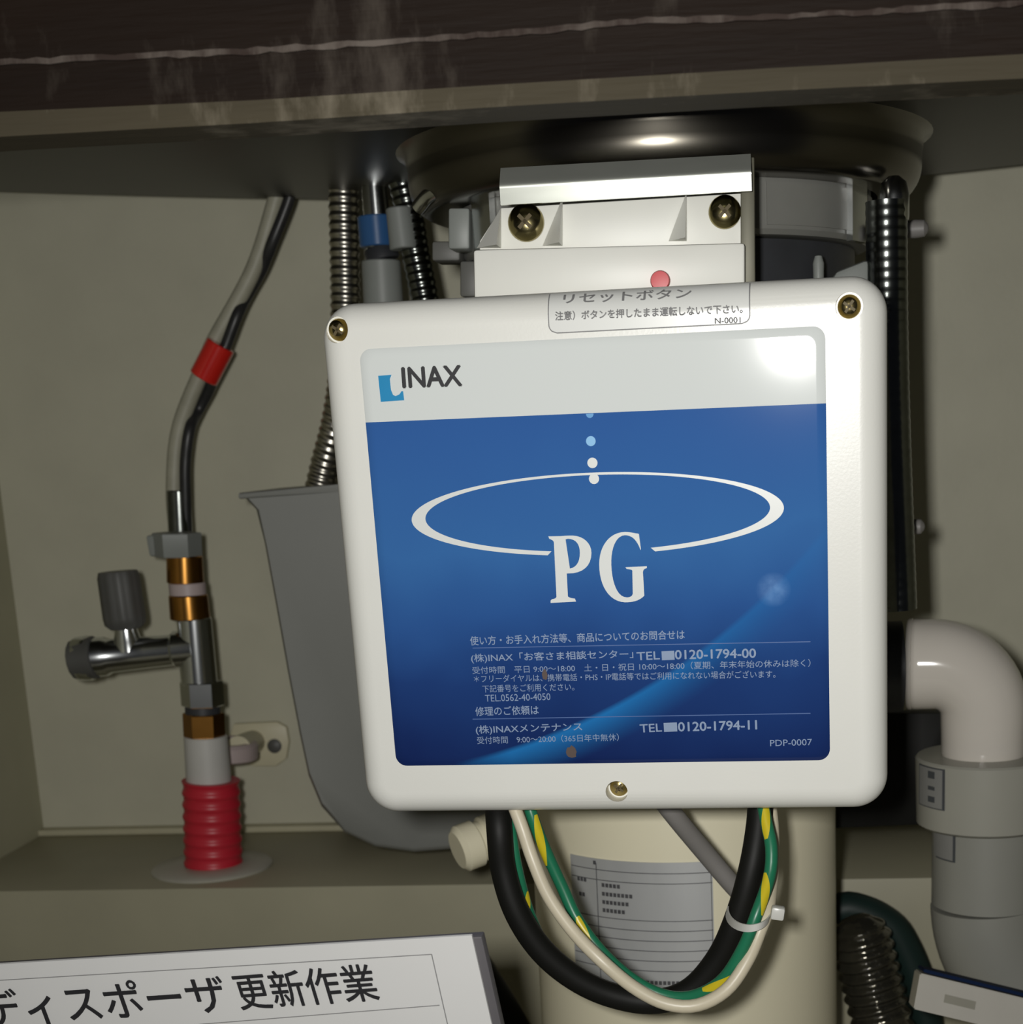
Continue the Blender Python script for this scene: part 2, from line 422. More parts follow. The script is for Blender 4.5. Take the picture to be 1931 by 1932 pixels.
# silver nameplate
aL, zt = hit_cyl(1078, 1610, BR); aR, zt2 = hit_cyl(1344, 1625, BR); _, zb = hit_cyl(1200, 1862, BR)
zt = (zt+zt2)/2
plate = arc_patch(aL, aR, zb, zt, BR, M_plate, 'nameplate', dis, label='silver metal nameplate with rows of small dark print')
H_ = zt-zb
for fz in (.085, .165, .46, .54, .62, .70, .78, .86):
    arc_patch(aL+.01, aR-.005, zt-H_*fz-.00018, zt-H_*fz+.00018, BR+.0007, M_plink, 'ruled_line', plate, n=16, thick=.0001)
arc_patch(aR-.012, aR-.008, zb+.002, zt-.002, BR+.0007, M_plink, 'ruled_line', plate, n=2, thick=.0001)
arc_patch(aL+(aR-aL)*.22, aL+(aR-aL)*.225, zb+.002, zt-.002, BR+.0007, M_plink, 'ruled_line', plate, n=2, thick=.0001)
for fz, f0, f1 in ((.18, .06, .16), (.20, .26, .42), (.27, .26, .50), (.335, .26, .46), (.40, .26, .43), (.30, .07, .15), (.95, .55, .92), (.03, .2, .25)):
    for k in range(int((f1-f0)/.028)):
        fa = f0+k*.028
        arc_patch(aL+(aR-aL)*fa, aL+(aR-aL)*(fa+.021), zt-H_*fz-.0011, zt-H_*fz+.0008, BR+.0007, M_plink, 'plate_print', plate, n=2, thick=.0001)
# side outlet, joining the white elbow
po = pix(1700, 1258, .80)
link('outlet_port', axis_lathe([(.018, 0), (.0205, .004), (.0205, .045), (.0225, .046), (.0225, .0555), (.015, .056)], (CX+.055, .80, po.z), Vector((po.x-CX-.055, 0, 0)), 40), M_blackh, dis)
# small cap pointing to the left front, behind the black cable
pc = pix(905, 1588, .775); dc = Vector((-.85, -.55, -.22)).normalized()
capr = mm(47, .775)
link('side_cap', axis_lathe([(capr*.8, -.03), (capr, -.012), (capr, -.003), (capr*.86, -.002), (capr*.86, .001), (capr, .002), (capr, .010), (capr*.8, .0125), (0, .0125)], pc, dc, 36), M_cream, dis, label='cream screw cap on the side')
link('side_plate', prism_px([(1560, 1345), (1785, 1345), (1782, 1425), (1742, 1432), (1748, 1556), (1560, 1564)], .868, .010, .001), M_black, dis, label='black plate beside the body')  # flat black plate added in the gap between body and drain pipe
# lugs and clips round the neck, seen either side of the box
def lug(x0, y0, x1, y1, Y, d, m, name='clip', bev=.0012):
    link(name, prism_px([(x0, y1), (x1, y1), (x1, y0), (x0, y0)], Y, d, bev), m, dis)
lug(846, 392, 886, 470, .745, .02, M_nut); lug(815, 455, 868, 492, .76, .02, M_clip)
lug(868, 492, 905, 560, .76, .02, M_clip)
link('clip', tube([pix(790, 392, .75), pix(812, 368, .745), pix(850, 350, .735), pix(900, 344, .725)], .0035, 16), M_chrome, dis, label='bright bent metal clip')
link('clip', prism_px([(1560, 545), (1578, 512), (1640, 488), (1640, 560), (1600, 575)], .735, .02, .002), M_nut, dis)
link('clip', axis_lathe([(.0022, 0), (.0024, .008), (.0015, .011), (0, .0115)], pix(1545, 535, .72), (0, 0, 1), 16), M_nut, dis)

# ---- white terminal block with zinc bracket, on the front of the disposer
YB = .665
blk = link('terminal_block', prism_px([(895, 566), (1406, 541), (1406, 458), (893, 471)], YB-.012, .05, .0012), M_white2, dis)
link('sloping_face', prism_px([(946, 392), (1404, 364), (1406, 470), (905, 484), (905, 455)], YB+.001, .030, .0006), M_white2, blk)
def rib(pts):
    return link('groove', prism_px(pts, YB-.0002, .002, 0), M_inkg, blk)
# two sloping web walls standing proud of the recessed face
def wedge(xa, xb, ytop, ybot, name='web'):
    bm = bmesh.new(); Yt = YB+.0005
    a = pix(xb, ytop, Yt); b = pix(xb, ybot, Yt); c = pix(xa, ybot, Yt); f = Vector((0, -.0125, 0))
    v = [bm.verts.new(p) for p in (a, b, c, b+f, )]
    v2 = bm.verts.new(c+f*.1)
    bm.faces.new((v[0], v[1], v[2])); bm.faces.new((v[0], v[3], v[1])); bm.faces.new((v[0], v[2], v[3])); bm.faces.new((v[1], v[3], v[2]))
    bm.verts.remove(v2)
    return link(name, bm_mesh(bm), M_white2, blk, smooth=False)
wedge(1024, 1062, 372, 464); wedge(1262, 1296, 362, 455)
wedge(900, 946, 392, 468)
# bent zinc bracket
bm = bmesh.new(); prof = []
for k in range(13):
    t = k/12
    prof.append((387-t*72, -.0016*min(t, .52)/.52 + (.0042*(t-.52)/.48 if t > .52 else 0)))    # leans forward, then folds back
rows = []
for i in range(31):
    s = i/30; x = 945+(1419-945)*s; dy = -27*s
    row = []
    for yy, dY in prof:
        p = pix(x-(387-yy)*.03, yy+dy, YB-.0125); row.append((p+Vector((0, dY, 0))))
    back = [q+Vector((0, .0016, 0)) for q in reversed(row)]
    rows.append([bm.verts.new(q) for q in row+back])
for p, q in zip(rows, rows[1:]):
    n = len(p)
    for k in range(n): bm.faces.new((p[k], p[(k+1) % n], q[(k+1) % n], q[k]))
bm.faces.new(rows[0][::-1]); bm.faces.new(rows[-1])
brk = link('zinc_bracket', bm_mesh(bm), M_zinc, dis, label='bright zinc-plated bracket plate')
link('bracket_side', prism_px([(1398, 575), (1426, 573), (1424, 296), (1398, 298)], YB-.004, .045, .0005), M_zincshade, brk)
def screw(p, r, d, parent, m=M_gold, name='screw', dome=.45, cross=True):
    d = Vector(d).normalized()
    prof = [(r*.9, -.002), (r, 0)]
    for k in range(1, 7):
        a = math.radians(90*k/7); prof.append((r*math.cos(a), r*dome*math.sin(a)))
    prof.append((0, r*dome))
    s = link(name, axis_lathe(prof, p, d, 32), m, parent)
    if cross and parent.parent is None:
        ax = d.orthogonal().normalized(); ay = d.cross(ax)
        for e, g in ((ax, ay), (ay, ax)):
            R = Matrix((e, g, d)).transposed()
            link('cross_slot', rbox(Vector(p)+d*(r*dome*.93), (r*.95, r*.20, r*.16), 0, R), M_gslot, s, smooth=False)
    return s
screw(pix(993, 420, YB), mm(33, YB), (0.02, -1, .0), dis, M_gold2, dome=.6)
screw(pix(1368, 400, YB), mm(29, YB), (0.02, -1, .0), dis, M_gold2, dome=.5)
link('reset_button', axis_lathe([(.0036, 0), (.0038, .0035), (.0034, .0045), (0, .0047)], pix(1247, 531, YB-.012), (0, -1, 0), 24), M_redb, dis, label='small red button')

# ================================================================== CONTROL BOX
RBX = Matrix.Rotation(math.radians(-3.097), 4, 'Z') @ Matrix.Rotation(math.radians(2.622), 4, 'X') @ Matrix.Rotation(math.radians(-.197), 4, 'Y')
MB = Matrix.Translation((-.0556, .5875, -.0449)) @ RBX
box = empty('control_box', None, 'white plastic wall box with a blue printed front label, in front of the disposer', 'control box', mw=MB)
BP = Plane(MB)
BW, BH, BD = .2012, .1893, .046
bm = bmesh.new(); RF = .0095; CRN = .0125; rings = []
seq = [(RF*(1-math.cos(math.radians(a))), RF*(1-math.sin(math.radians(a)))) for a in range(0, 91, 9)]   # inset, y
stages = [(0, BD)] + [(0, BD*.6), (0, RF+.004)] + seq
for ins, y in stages:
    r = max(.003, CRN-ins*.85)
    rings.append([bm.verts.new((a, y, b)) for a, b in rrect(BW-2*ins, BH-2*ins, r, 10)])
n = len(rings[0])
for a, b in zip(rings, rings[1:]):
    for k in range(n): bm.faces.new((a[k], a[(k+1) % n], b[(k+1) % n], b[k]))
bm.faces.new(rings[0][::-1]); bm.faces.new(rings[-1])
me = bm_mesh(bm)
tmp = bpy.data.objects.new('tmp', me); COL.objects.link(tmp)
holes = [((633, 622), .0046, .0052), ((1603, 578), .0047, .0035), ((1164, 1494), .0042, .0075)]
cutters = []
for (hx, hy), hr, hd in holes:
    q = BP.uv(hx, hy)
    c = bpy.data.objects.new('c', axis_lathe([(hr, -.01), (hr, hd)], (q.x, 0, q.y), (0, 1, 0), 32)); COL.objects.link(c); cutters.append(c)
    md = tmp.modifiers.new('b', 'BOOLEAN'); md.object = c; md.operation = 'DIFFERENCE'; md.solver = 'EXACT'
dg = bpy.context.evaluated_depsgraph_get(); me2 = bpy.data.meshes.new_from_object(tmp.evaluated_get(dg))
for c in cutters: bpy.data.objects.remove(c)
bpy.data.objects.remove(tmp)
link('housing', me2, M_white, box, local=True, auto=35)
bmq = bmesh.new(); qa = [bmq.verts.new((a_, BD, b_)) for a_, b_ in rrect(BW+.001, BH-.003, .008, 6, -.0022, 0)]; qb = [bmq.verts.new((v_.co.x, BD+.004, v_.co.z)) for v_ in qa]
bmq.faces.new(qa[::-1]); bmq.faces.new(qb)
for k in range(len(qa)): bmq.faces.new((qa[k], qa[(k+1) % len(qa)], qb[(k+1) % len(qa)], qb[k]))
bmx = bm_mesh(bmq)
link('mounting_plate', bmx, M_white2, box, local=True)
for ((hx, hy), hr, hd), dm in zip(holes, (.55, .5, .4)):
    q = BP.uv(hx, hy)
    s = link('screw', axis_lathe([(hr*.8, -.001), (hr*.86, .0005)]+[(hr*.86*math.cos(math.radians(a)), .0005+hr*dm*math.sin(math.radians(a))) for a in (20, 40, 60, 75)]+[(0, .0005+hr*dm)], (q.x, hd, q.y), (0, -1, 0), 28), M_gold, box, local=True)
    for k in range(2):
        R = Matrix.Rotation(math.radians(35+90*k), 3, 'Y')
        link('cross_slot', rbox((q.x, hd-.0005-hr*dm*.93, q.y), (hr*1.0, hr*.16, hr*.2), 0, R), M_gslot, s, smooth=False, local=True)

# ---- front label: glossy film, white above, blue print below
def label_mat():
    m = bpy.data.materials.new('printed_label'); m.use_nodes = True; nt = m.node_tree; N = nt.nodes; Lk = nt.links
    b = N['Principled BSDF']; b.inputs['Roughness'].default_value = .075; b.inputs['Specular IOR Level'].default_value = .4
    tc = N.new('ShaderNodeTexCoord'); sx = N.new('ShaderNodeSeparateXYZ'); Lk.new(tc.outputs['Object'], sx.inputs[0])
    def mth(op, a, b_=None, c=None):
        k = N.new('ShaderNodeMath'); k.operation = op
        for i, v in enumerate((a, b_, c)):
            if v is None: continue
            if isinstance(v, (int, float)): k.inputs[i].default_value = v
            else: Lk.new(v, k.inputs[i])
        return k.outputs[0]
    X, Z = sx.outputs['X'], sx.outputs['Z']
    a = BP.uv(692, 797); c = BP.uv(1556, 761); sl = (c.y-a.y)/(c.x-a.x)
    edge = mth('SUBTRACT', Z, mth('ADD', mth('MULTIPLY', X, sl), a.y-sl*a.x))      # >0 white
    isw = mth('GREATER_THAN', edge, 0.)
    nz = N.new('ShaderNodeTexNoise'); nz.inputs['Scale'].default_value = 22; nz.inputs['Detail'].default_value = 2; Lk.new(tc.outputs['Object'], nz.inputs[0])
    t = mth('ADD', mth('MULTIPLY', edge, -1/.1305), mth('MULTIPLY', mth('SUBTRACT', nz.outputs['Fac'], .5), .25))
    cr = N.new('ShaderNodeValToRGB'); Lk.new(t, cr.inputs[0]); e = cr.color_ramp
    e.elements[0].position = 0; e.elements[0].color = (.036, .118, .36, 1)
    e.elements[1].position = 1; e.elements[1].color = (.009, .022, .105, 1)
    k = e.elements.new(.36); k.color = (.042, .150, .40, 1)
    k = e.elements.new(.55); k.color = (.028, .098, .31, 1)
    k = e.elements.new(.72); k.color = (.016, .050, .19, 1)
    # the pale arc sweeping from the lower left to the right
    P = [BP.uv(*q) for q in ((870, 1440), (1150, 1338), (1480, 1090))]
    ax, ay = P[0]; bx, by = P[1]; cx, cy = P[2]
    d = 2*(ax*(by-cy)+bx*(cy-ay)+cx*(ay-by))
    ux = ((ax*ax+ay*ay)*(by-cy)+(bx*bx+by*by)*(cy-ay)+(cx*cx+cy*cy)*(ay-by))/d
    uy = ((ax*ax+ay*ay)*(cx-bx)+(bx*bx+by*by)*(ax-cx)+(cx*cx+cy*cy)*(bx-ax))/d
    R = math.hypot(ax-ux, ay-uy)
    dist = mth('SUBTRACT', mth('SQRT', mth('ADD', mth('POWER', mth('SUBTRACT', X, ux), 2.), mth('POWER', mth('SUBTRACT', Z, uy), 2.))), R)
    on = N.new('ShaderNodeMapRange'); on.inputs['From Min'].default_value = -.0012; on.inputs['From Max'].default_value = .0008; Lk.new(dist, on.inputs[0])
    fa = N.new('ShaderNodeMapRange'); fa.inputs['From Min'].default_value = .0; fa.inputs['From Max'].default_value = .013; fa.inputs['To Min'].default_value = 1; fa.inputs['To Max'].default_value = 0; Lk.new(dist, fa.inputs[0])
    # fades out towards the right
    q1 = BP.uv(1560, 1000).x; q0 = BP.uv(1150, 1300).x
    fr = N.new('ShaderNodeMapRange'); fr.inputs['From Min'].default_value = q0; fr.inputs['From Max'].default_value = q1; fr.inputs['To Min'].default_value = 1; fr.inputs['To Max'].default_value = .12; Lk.new(X, fr.inputs[0])
    fl_ = N.new('ShaderNodeMapRange'); fl_.inputs['From Min'].default_value = P[0].x-.003; fl_.inputs['From Max'].default_value = P[0].x+.02; Lk.new(X, fl_.inputs[0])
    sw = mth('MULTIPLY', mth('MULTIPLY', mth('MULTIPLY', on.outputs[0], mth('POWER', fa.outputs[0], 1.3)), fr.outputs[0]), fl_.outputs[0])
    m1 = N.new('ShaderNodeMix'); m1.data_type = 'RGBA'; Lk.new(mth('MULTIPLY', sw, .8), m1.inputs[0]); Lk.new(cr.outputs[0], m1.inputs[6]); m1.inputs[7].default_value = (.02, .22, .58, 1)
    # small sparkle printed on the arc
    s = BP.uv(1460, 1112)
    dd = mth('SQRT', mth('ADD', mth('POWER', mth('SUBTRACT', X, s.x), 2.), mth('POWER', mth('SUBTRACT', Z, s.y), 2.)))
    n2 = N.new('ShaderNodeTexNoise'); n2.inputs['Scale'].default_value = 300; Lk.new(tc.outputs['Object'], n2.inputs[0])
    sp = N.new('ShaderNodeMapRange'); sp.inputs['From Min'].default_value = .001; sp.inputs['From Max'].default_value = .0065; sp.inputs['To Min'].default_value = .75; sp.inputs['To Max'].default_value = 0; Lk.new(dd, sp.inputs[0])
    m2 = N.new('ShaderNodeMix'); m2.data_type = 'RGBA'; Lk.new(mth('MULTIPLY', sp.outputs[0], n2.outputs['Fac']), m2.inputs[0]); Lk.new(m1.outputs[2], m2.inputs[6]); m2.inputs[7].default_value = (.25, .45, .8, 1)
    m3 = N.new('ShaderNodeMix'); m3.data_type = 'RGBA'; Lk.new(isw, m3.inputs[0]); Lk.new(m2.outputs[2], m3.inputs[6]); m3.inputs[7].default_value = (.70, .735, .72, 1)
    Lk.new(m3.outputs[2], b.inputs['Base Color'])
    return m
LT, LR_, LB_, LL_ = (678, 655), (1555, 615), (1573, 1437), (745, 1445)
lw, lh, lx, lzc = .1655, .1536, -.0030, .0022
bm = bmesh.new(); o2 = rrect(lw, lh, .0045, 8, lx, lzc); i2 = rrect(lw-.0016, lh-.0016, .0038, 8, lx, lzc)
A = [bm.verts.new((a, 0.0002, b)) for a, b in o2]; B = [bm.verts.new((a, -.0004, b)) for a, b in i2]
for k in range(len(A)): bm.faces.new((A[k], A[(k+1) % len(A)], B[(k+1) % len(A)], B[k]))
# gently cushioned film: the front is a fine grid lifted in the middle
cen = []
for f_ in (.965, .7, .4, .15):
    ring = [bm.verts.new((lx+(a-lx)*f_, -.00043, lzc+(b-lzc)*f_)) for a, b in i2]
    prev = cen[-1] if cen else B
    for k in range(len(A)): bm.faces.new((prev[k], prev[(k+1) % len(A)], ring[(k+1) % len(A)], ring[k]))
    cen.append(ring)
bm.faces.new(cen[-1])
lab = link('front_label', bm_mesh(bm), label_mat(), box, local=True, auto=60, label='glossy printed label, white band above blue')
OFF = -.00085
text('INAX', BP, (762, 731), (873, 727), 37, M_ink, lab, off=OFF, bold=.030, label='dark grey capital letters')
Lg = [(715, 709), (740, 707), (737, 715), (739, 735), (743, 745), (748, 747), (755, 744), (759, 738), (762, 738), (764, 755), (720, 758)]
poly_local([BP.uv(*q) for q in Lg], M_prc, lab, 'emblem', OFF, label='bright blue L-shaped emblem')
# big serif P and G, drawn from their outlines
def cubic(p0, p1, p2, p3, n=8):
    return [tuple((1-t)**3*p0[k]+3*(1-t)**2*t*p1[k]+3*(1-t)*t*t*p2[k]+t**3*p3[k] for k in (0, 1)) for t in [i/n for i in range(n)]]
def glyph(outer, hole, name):
    cu = bpy.data.curves.new('g', 'CURVE'); cu.dimensions = '2D'; cu.fill_mode = 'FRONT'
    for ptsx in ([outer] + ([hole] if hole else [])):
        sp = cu.splines.new('POLY'); sp.points.add(len(ptsx)-1); sp.use_cyclic_u = True
        for i, q in enumerate(ptsx):
            w_ = BP.uv(*q); sp.points[i].co = (w_.x, w_.y, 0, 1)
    to = bpy.data.objects.new('g', cu); COL.objects.link(to)
    dg = bpy.context.evaluated_depsgraph_get(); me = bpy.data.meshes.new_from_object(to.evaluated_get(dg)); bpy.data.objects.remove(to)
    for v in me.vertices: v.co = Vector((v.co.x, OFF, v.co.y))
    return link(name, me, M_prw, lab, smooth=False, local=True, label='large white serif letter')
Z7 = lambda x, y: (960+x*340/1931, 960+y*240/1363)
Pout = [Z7(430, 292)] + cubic(Z7(560, 290), Z7(620, 285), Z7(660, 283), Z7(700, 285)) + cubic(Z7(700, 285), Z7(800, 290), Z7(892, 360), Z7(892, 470)) \
    + cubic(Z7(892, 470), Z7(892, 610), Z7(800, 690), Z7(640, 690)) + [Z7(628, 690), Z7(640, 935)] + cubic(Z7(640, 935), Z7(660, 955), Z7(700, 955), Z7(725, 960)) + [Z7(728, 990), Z7(455, 1005), Z7(455, 978)] \
    + cubic(Z7(470, 965), Z7(500, 960), Z7(515, 955), Z7(520, 930)) + [Z7(492, 400)] + cubic(Z7(490, 360), Z7(488, 335), Z7(460, 325), Z7(430, 315))
Phol = [Z7(615, 325)] + cubic(Z7(640, 318), Z7(730, 320), Z7(768, 380), Z7(768, 470)) + cubic(Z7(768, 470), Z7(768, 580), Z7(720, 640), Z7(630, 640))
glyph(Pout, Phol, 'letter_p')
Gout = cubic(Z7(1418, 440), Z7(1385, 350), Z7(1340, 280), Z7(1250, 280), 10) + cubic(Z7(1250, 280), Z7(1150, 285), Z7(1098, 430), Z7(1105, 600), 10) + cubic(Z7(1105, 600), Z7(1112, 790), Z7(1170, 945), Z7(1270, 945), 10) \
    + cubic(Z7(1270, 945), Z7(1320, 945), Z7(1335, 925), Z7(1335, 890)) + [Z7(1330, 690)] + cubic(Z7(1330, 660), Z7(1325, 645), Z7(1290, 645), Z7(1255, 638)) + [Z7(1255, 622), Z7(1485, 612), Z7(1485, 630)] \
    + cubic(Z7(1485, 632), Z7(1450, 640), Z7(1443, 655), Z7(1443, 690)) + [Z7(1458, 925)] + cubic(Z7(1455, 930), Z7(1400, 985), Z7(1330, 998), Z7(1250, 998)) \
    + cubic(Z7(1250, 998), Z7(1080, 990), Z7(975, 820), Z7(975, 590), 12) + cubic(Z7(975, 590), Z7(975, 400), Z7(1080, 250), Z7(1250, 245), 12) + cubic(Z7(1250, 245), Z7(1320, 245), Z7(1350, 262), Z7(1398, 262)) + [Z7(1400, 266), Z7(1422, 430)]
glyph(Gout, None, 'letter_g')
# ring of a water ripple, open behind the letters
bm = bmesh.new(); cxp, cyp = 1129, 969; tl = math.radians(-1.9); prev = None
for i in range(0, 161):
    a = math.radians(106.0+ (360-33.5)*i/160)     # image angle, clockwise from the right
    def ell(aa, bb, ox=0, oy=0):
        x = aa*math.cos(a)+ox; y = bb*math.sin(a)+oy
        return (cxp+x*math.cos(tl)-y*math.sin(tl), cyp+x*math.sin(tl)+y*math.cos(tl))
    p = BP.uv(*ell(351, 78)); q = BP.uv(*ell(325, 72.0, 0, -1.5))
    cur = (bm.verts.new((p.x, OFF, p.y)), bm.verts.new((q.x, OFF, q.y)))
    if prev: bm.faces.new((prev[0], cur[0], cur[1], prev[1]))
    prev = cur
link('ripple_ring', bm_mesh(bm), M_prw, lab, smooth=False, local=True, label='thin white ellipse')
for (dx, dy, dr, dm_) in ((1122, 903, 9.5, M_prw), (1119, 873, 9.5, M_prw), (1116, 832, 9, M_drop1), (1114, 781, 7, M_drop0)):
    c = BP.uv(dx, dy); r = mm(dr, .587)
    poly_local([(c.x+r*math.cos(2*math.pi*k/20), c.y+(r*math.sin(2*math.pi*k/20) if dy > 790 else min(r*.1, r*math.sin(2*math.pi*k/20)))) for k in range(20)], dm_, lab, 'drop_dot', OFF-.0001)
T = lambda s, a, b, h, m=M_prb, bold=.01: text(s, BP, a, b, h, m, lab, name='small_print', off=OFF, bold=bold)
T('使い方・お手入れ方法等、商品についてのお問合せは', (889, 1217), (1293, 1205), 17)
T('(株)INAX「お客さま相談センター」', (891, 1251), (1196, 1243), 18)
T('TEL', (1203, 1245), (1246, 1243), 15); T('0120-1794-00', (1275, 1243), (1427, 1240), 17, bold=.02)
poly_local([BP.uv(*q) for q in ((1249, 1228), (1273, 1227), (1274, 1244), (1250, 1245))], M_prb, lab, 'small_print', OFF)
T('受付時間　平日 9:00〜18:00　土・日・祝日 10:00〜18:00（夏期、年末年始の休みは除く）', (893, 1271), (1530, 1257), 14, bold=.0)
T('＊フリーダイヤルは、携帯電話・PHS・IP電話等ではご利用になれない場合がございます。', (896, 1287), (1464, 1278), 14, bold=.0)
T('下記番号をご利用ください。', (912, 1306), (1085, 1302), 14, bold=.0)
T('TEL.0562-40-4050', (917, 1323), (1040, 1320), 13, bold=.0)
T('修理のご依頼は', (899, 1350), (1018, 1347), 17)
T('(株)INAXメンテナンス', (900, 1386), (1100, 1380), 18)
T('TEL', (1209, 1381), (1250, 1379), 15); T('0120-1794-11', (1281, 1379), (1429, 1375), 17, bold=.02)
poly_local([BP.uv(*q) for q in ((1253, 1363), (1278, 1362), (1279, 1379), (1254, 1380))], M_prb, lab, 'small_print', OFF)
T('受付時間　9:00〜20:00（365日年中無休）', (902, 1403), (1169, 1397), 14, bold=.0)
T('PDP-0007', (1454, 1407), (1533, 1405), 12, bold=.0)
for y0, y1 in ((1222, 1210), (1356, 1345)):
    strip_local([BP.uv(893, y0), BP.uv(1530, y1)], mm(1.5, .59), M_prl, lab, 'rule_line', OFF)

# ---- clear sticker wrapped over the top edge of the box
ft = BP.uv(1230, 619)
def wrap(u, v):
    """carry a point of the front plane over the rounded top edge"""
    vt = BH/2-RF; 
    if v <= vt: return Vector((u, -.00025, v))
    a = (v-vt)/RF; a = min(a, math.pi/2)
    return Vector((u, RF-(RF+.00025)*math.cos(a), vt+(RF+.00025)*math.sin(a)))
bl = BP.uv(1036, 628); br = BP.uv(1417, 613)
vb = (bl.y+br.y)/2; sw_, sh_ = br.x-bl.x, BH/2-RF+.011-vb
uc = (bl.x+br.x)/2
def sticker(inset, m, name, parent, off=0., outline=None):
    bm = bmesh.new(); n1 = 24; rows = []
    for j in range(n1+1):
        v = vb+inset+(sh_-inset)*j/n1
        hw = sw_/2-inset; rr = .003-inset
        if v-(vb+inset) < rr: hw -= rr-math.sqrt(max(0, rr*rr-(rr-(v-(vb+inset)))**2))
        row = []
        for i in range(9):
            w_ = wrap(uc-hw+2*hw*i/8, v); w_.y -= off; row.append(bm.verts.new(w_))
        rows.append(row)
    for p, q in zip(rows, rows[1:]):
        for k in range(8): bm.faces.new((p[k], p[k+1], q[k+1], q[k]))
    return link(name, bm_mesh(bm), m, parent, local=True)
stk = sticker(0, M_inkg, 'sticker_border', box); stk['label'] = 'thin dark outline of the clear sticker'
stk2 = sticker(.0004, M_sticker, 'reset_sticker', box, off=.00012); stk2['label'] = 'clear sticker with grey lettering wrapped over the top edge'
def wtext(body, p0, p1, h, m, bold=0., lift=.0005):
    o = text(body, BP, p0, p1, h, m, stk2, off=0., bold=bold)
    for v in o.data.vertices:
        w_ = wrap(v.co.x, v.co.z); w_.y -= lift; v.co = w_
    o.data.update()
wtext('リセットボタン', (1062, 572), (1304, 562), 26, M_inkg, .02)
wtext('注意）ボタンを押したまま運転しないで下さい。', (1049, 605), (1402, 591), 17, M_inkg, .03)
wtext('N-0001', (1350, 611), (1398, 609), 11, M_inkg, .02, .0009)
# small stain marks on the label
for (x, y, w_, h_) in ((1029, 1272, 5, 12), (1080, 1418, 11, 13)):
    c = BP.uv(x, y); ps = []
    for k in range(16):
        a = 2*math.pi*k/16; rj = random.uniform(.75, 1.1); ps.append((c.x+mm(w_, .587)*math.cos(a)*rj, c.y+mm(h_, .587)*math.sin(a)*rj))
    poly_local(ps, M_brownp, lab, 'stain', OFF-.0001)

# ================================================================== CABLES UNDER THE BOX
def cable(name, px, w, m, label, cat, Y=.60, Ys=None, sides=16, group=None, step=.003):
    pts = [pix(p[0], p[1], p[2] if len(p) > 2 else Y) for p in px]
    me = tube(pts, mm(w, Y)/2, sides, 12, step=step); o = link(name, me, m); return tag(o, label, cat, group)
cable('black_cable', [(938, 1500, 0.617), (942, 1560, 0.607), (950, 1640, 0.607), (975, 1720, 0.607), (1020, 1790, 0.609), (1080, 1842, 0.612), (1150, 1876, 0.615), (1230, 1890, 0.617), (1300, 1870, 0.617), (1355, 1810, 0.615), (1392, 1730, 0.612), (1418, 1640, 0.612), (1432, 1560, 0.617), (1436, 1500, 0.622)], 52, M_black, 'thick black cable looping below the white box', 'cable', Y=.605)
cable('beige_wire', [(962, 1500, .606), (985, 1560, .602), (1005, 1620, .60), (1035, 1690, .595), (1080, 1755, .59), (1135, 1812, .585), (1195, 1862, .585), (1255, 1893, .585), (1315, 1897, .585), (1372, 1867, .585), (1412, 1810, .588), (1436, 1752, .590), (1450, 1712, .595), (1458, 1640, .612), (1458, 1560, .622), (1450, 1500, .625)], 27, M_beige, 'beige sheathed wire lying over the black cable loop', 'wire', Y=.59)
# green and yellow earth wires with the yellow stripe as a part
def earth(px, w, spans, label, Y=.595, face=Vector((0, -1, 0))):
    pts = [pix(p[0], p[1], p[2] if len(p) > 2 else Y) for p in px]
    g = tag(link('earth_wire', tube(pts, mm(w, Y)/2, 16, 12, step=.003), M_green), label, 'wire')
    P, L = resample(spline(pts, 12), .0015)
    for s0, s1, side0, side1 in spans:
        i0, i1 = int(s0*(len(P)-1)), int(s1*(len(P)-1)); bm = bmesh.new(); rows = []; r = mm(w, Y)/2*1.03
        for i in range(i0, i1+1):
            t = (P[min(len(P)-1, i+1)]-P[max(0, i-1)]).normalized(); n_ = (face-t*face.dot(t)).normalized(); b_ = t.cross(n_)
            f_ = (i-i0)/max(1, i1-i0); mid = side0+(side1-side0)*f_; hwid = .75*math.sin(math.pi*min(1, max(0, .08+.84*f_)))**.6
            rows.append([bm.verts.new(P[i]+(n_*math.cos(a)+b_*math.sin(a))*r) for a in [mid-hwid+2*hwid*k/5 for k in range(6)]])
        for p, q in zip(rows, rows[1:]):
            for k in range(5): bm.faces.new((p[k], p[k+1], q[k+1], q[k]))
        me = bm_mesh(bm); me.transform(Matrix.Translation(-g.location)); link('yellow_stripe', me, M_yell, g, local=True)
    return g
earth([(990, 1490, .612), (1008, 1550, .61), (1032, 1610, .612), (1062, 1675, .612), (1090, 1735, .610), (1135, 1795, .606), (1190, 1845, .602), (1248, 1876, .600), (1305, 1880, .597), (1362, 1850, .592), (1402, 1790, .588), (1428, 1725, .588), (1452, 1655, .596), (1456, 1600, .60), (1446, 1550, .605), (1437, 1500, .61)], 25,
      [(.05, .15, -.9, .9), (.265, .335, -.5, .6), (.43, .475, .9, .3), (.585, .655, -.8, .8), (.775, .85, 1., -1.), (.915, .985, -.6, .6)],
      'green and yellow earth wire looping on the inner side of the beige wire')
earth([(955, 1500, .618), (966, 1570, .612), (978, 1640, .612), (1000, 1720, .618), (1035, 1800, .628)], 19, [(.55, .68, -1.2, .6)],
      'short green and yellow wire between the black cable and beige wire', Y=.61)
cable('grey_cable', [(1235, 1490, .64), (1278, 1545, .645), (1332, 1610, .655), (1385, 1672, .66), (1425, 1712, .665), (1470, 1790, .66), (1490, 1900, .72), (1480, 2010, .78)][:5], 38, M_greyc, 'flat grey cable running down behind the black cable', 'cable', Y=.655)
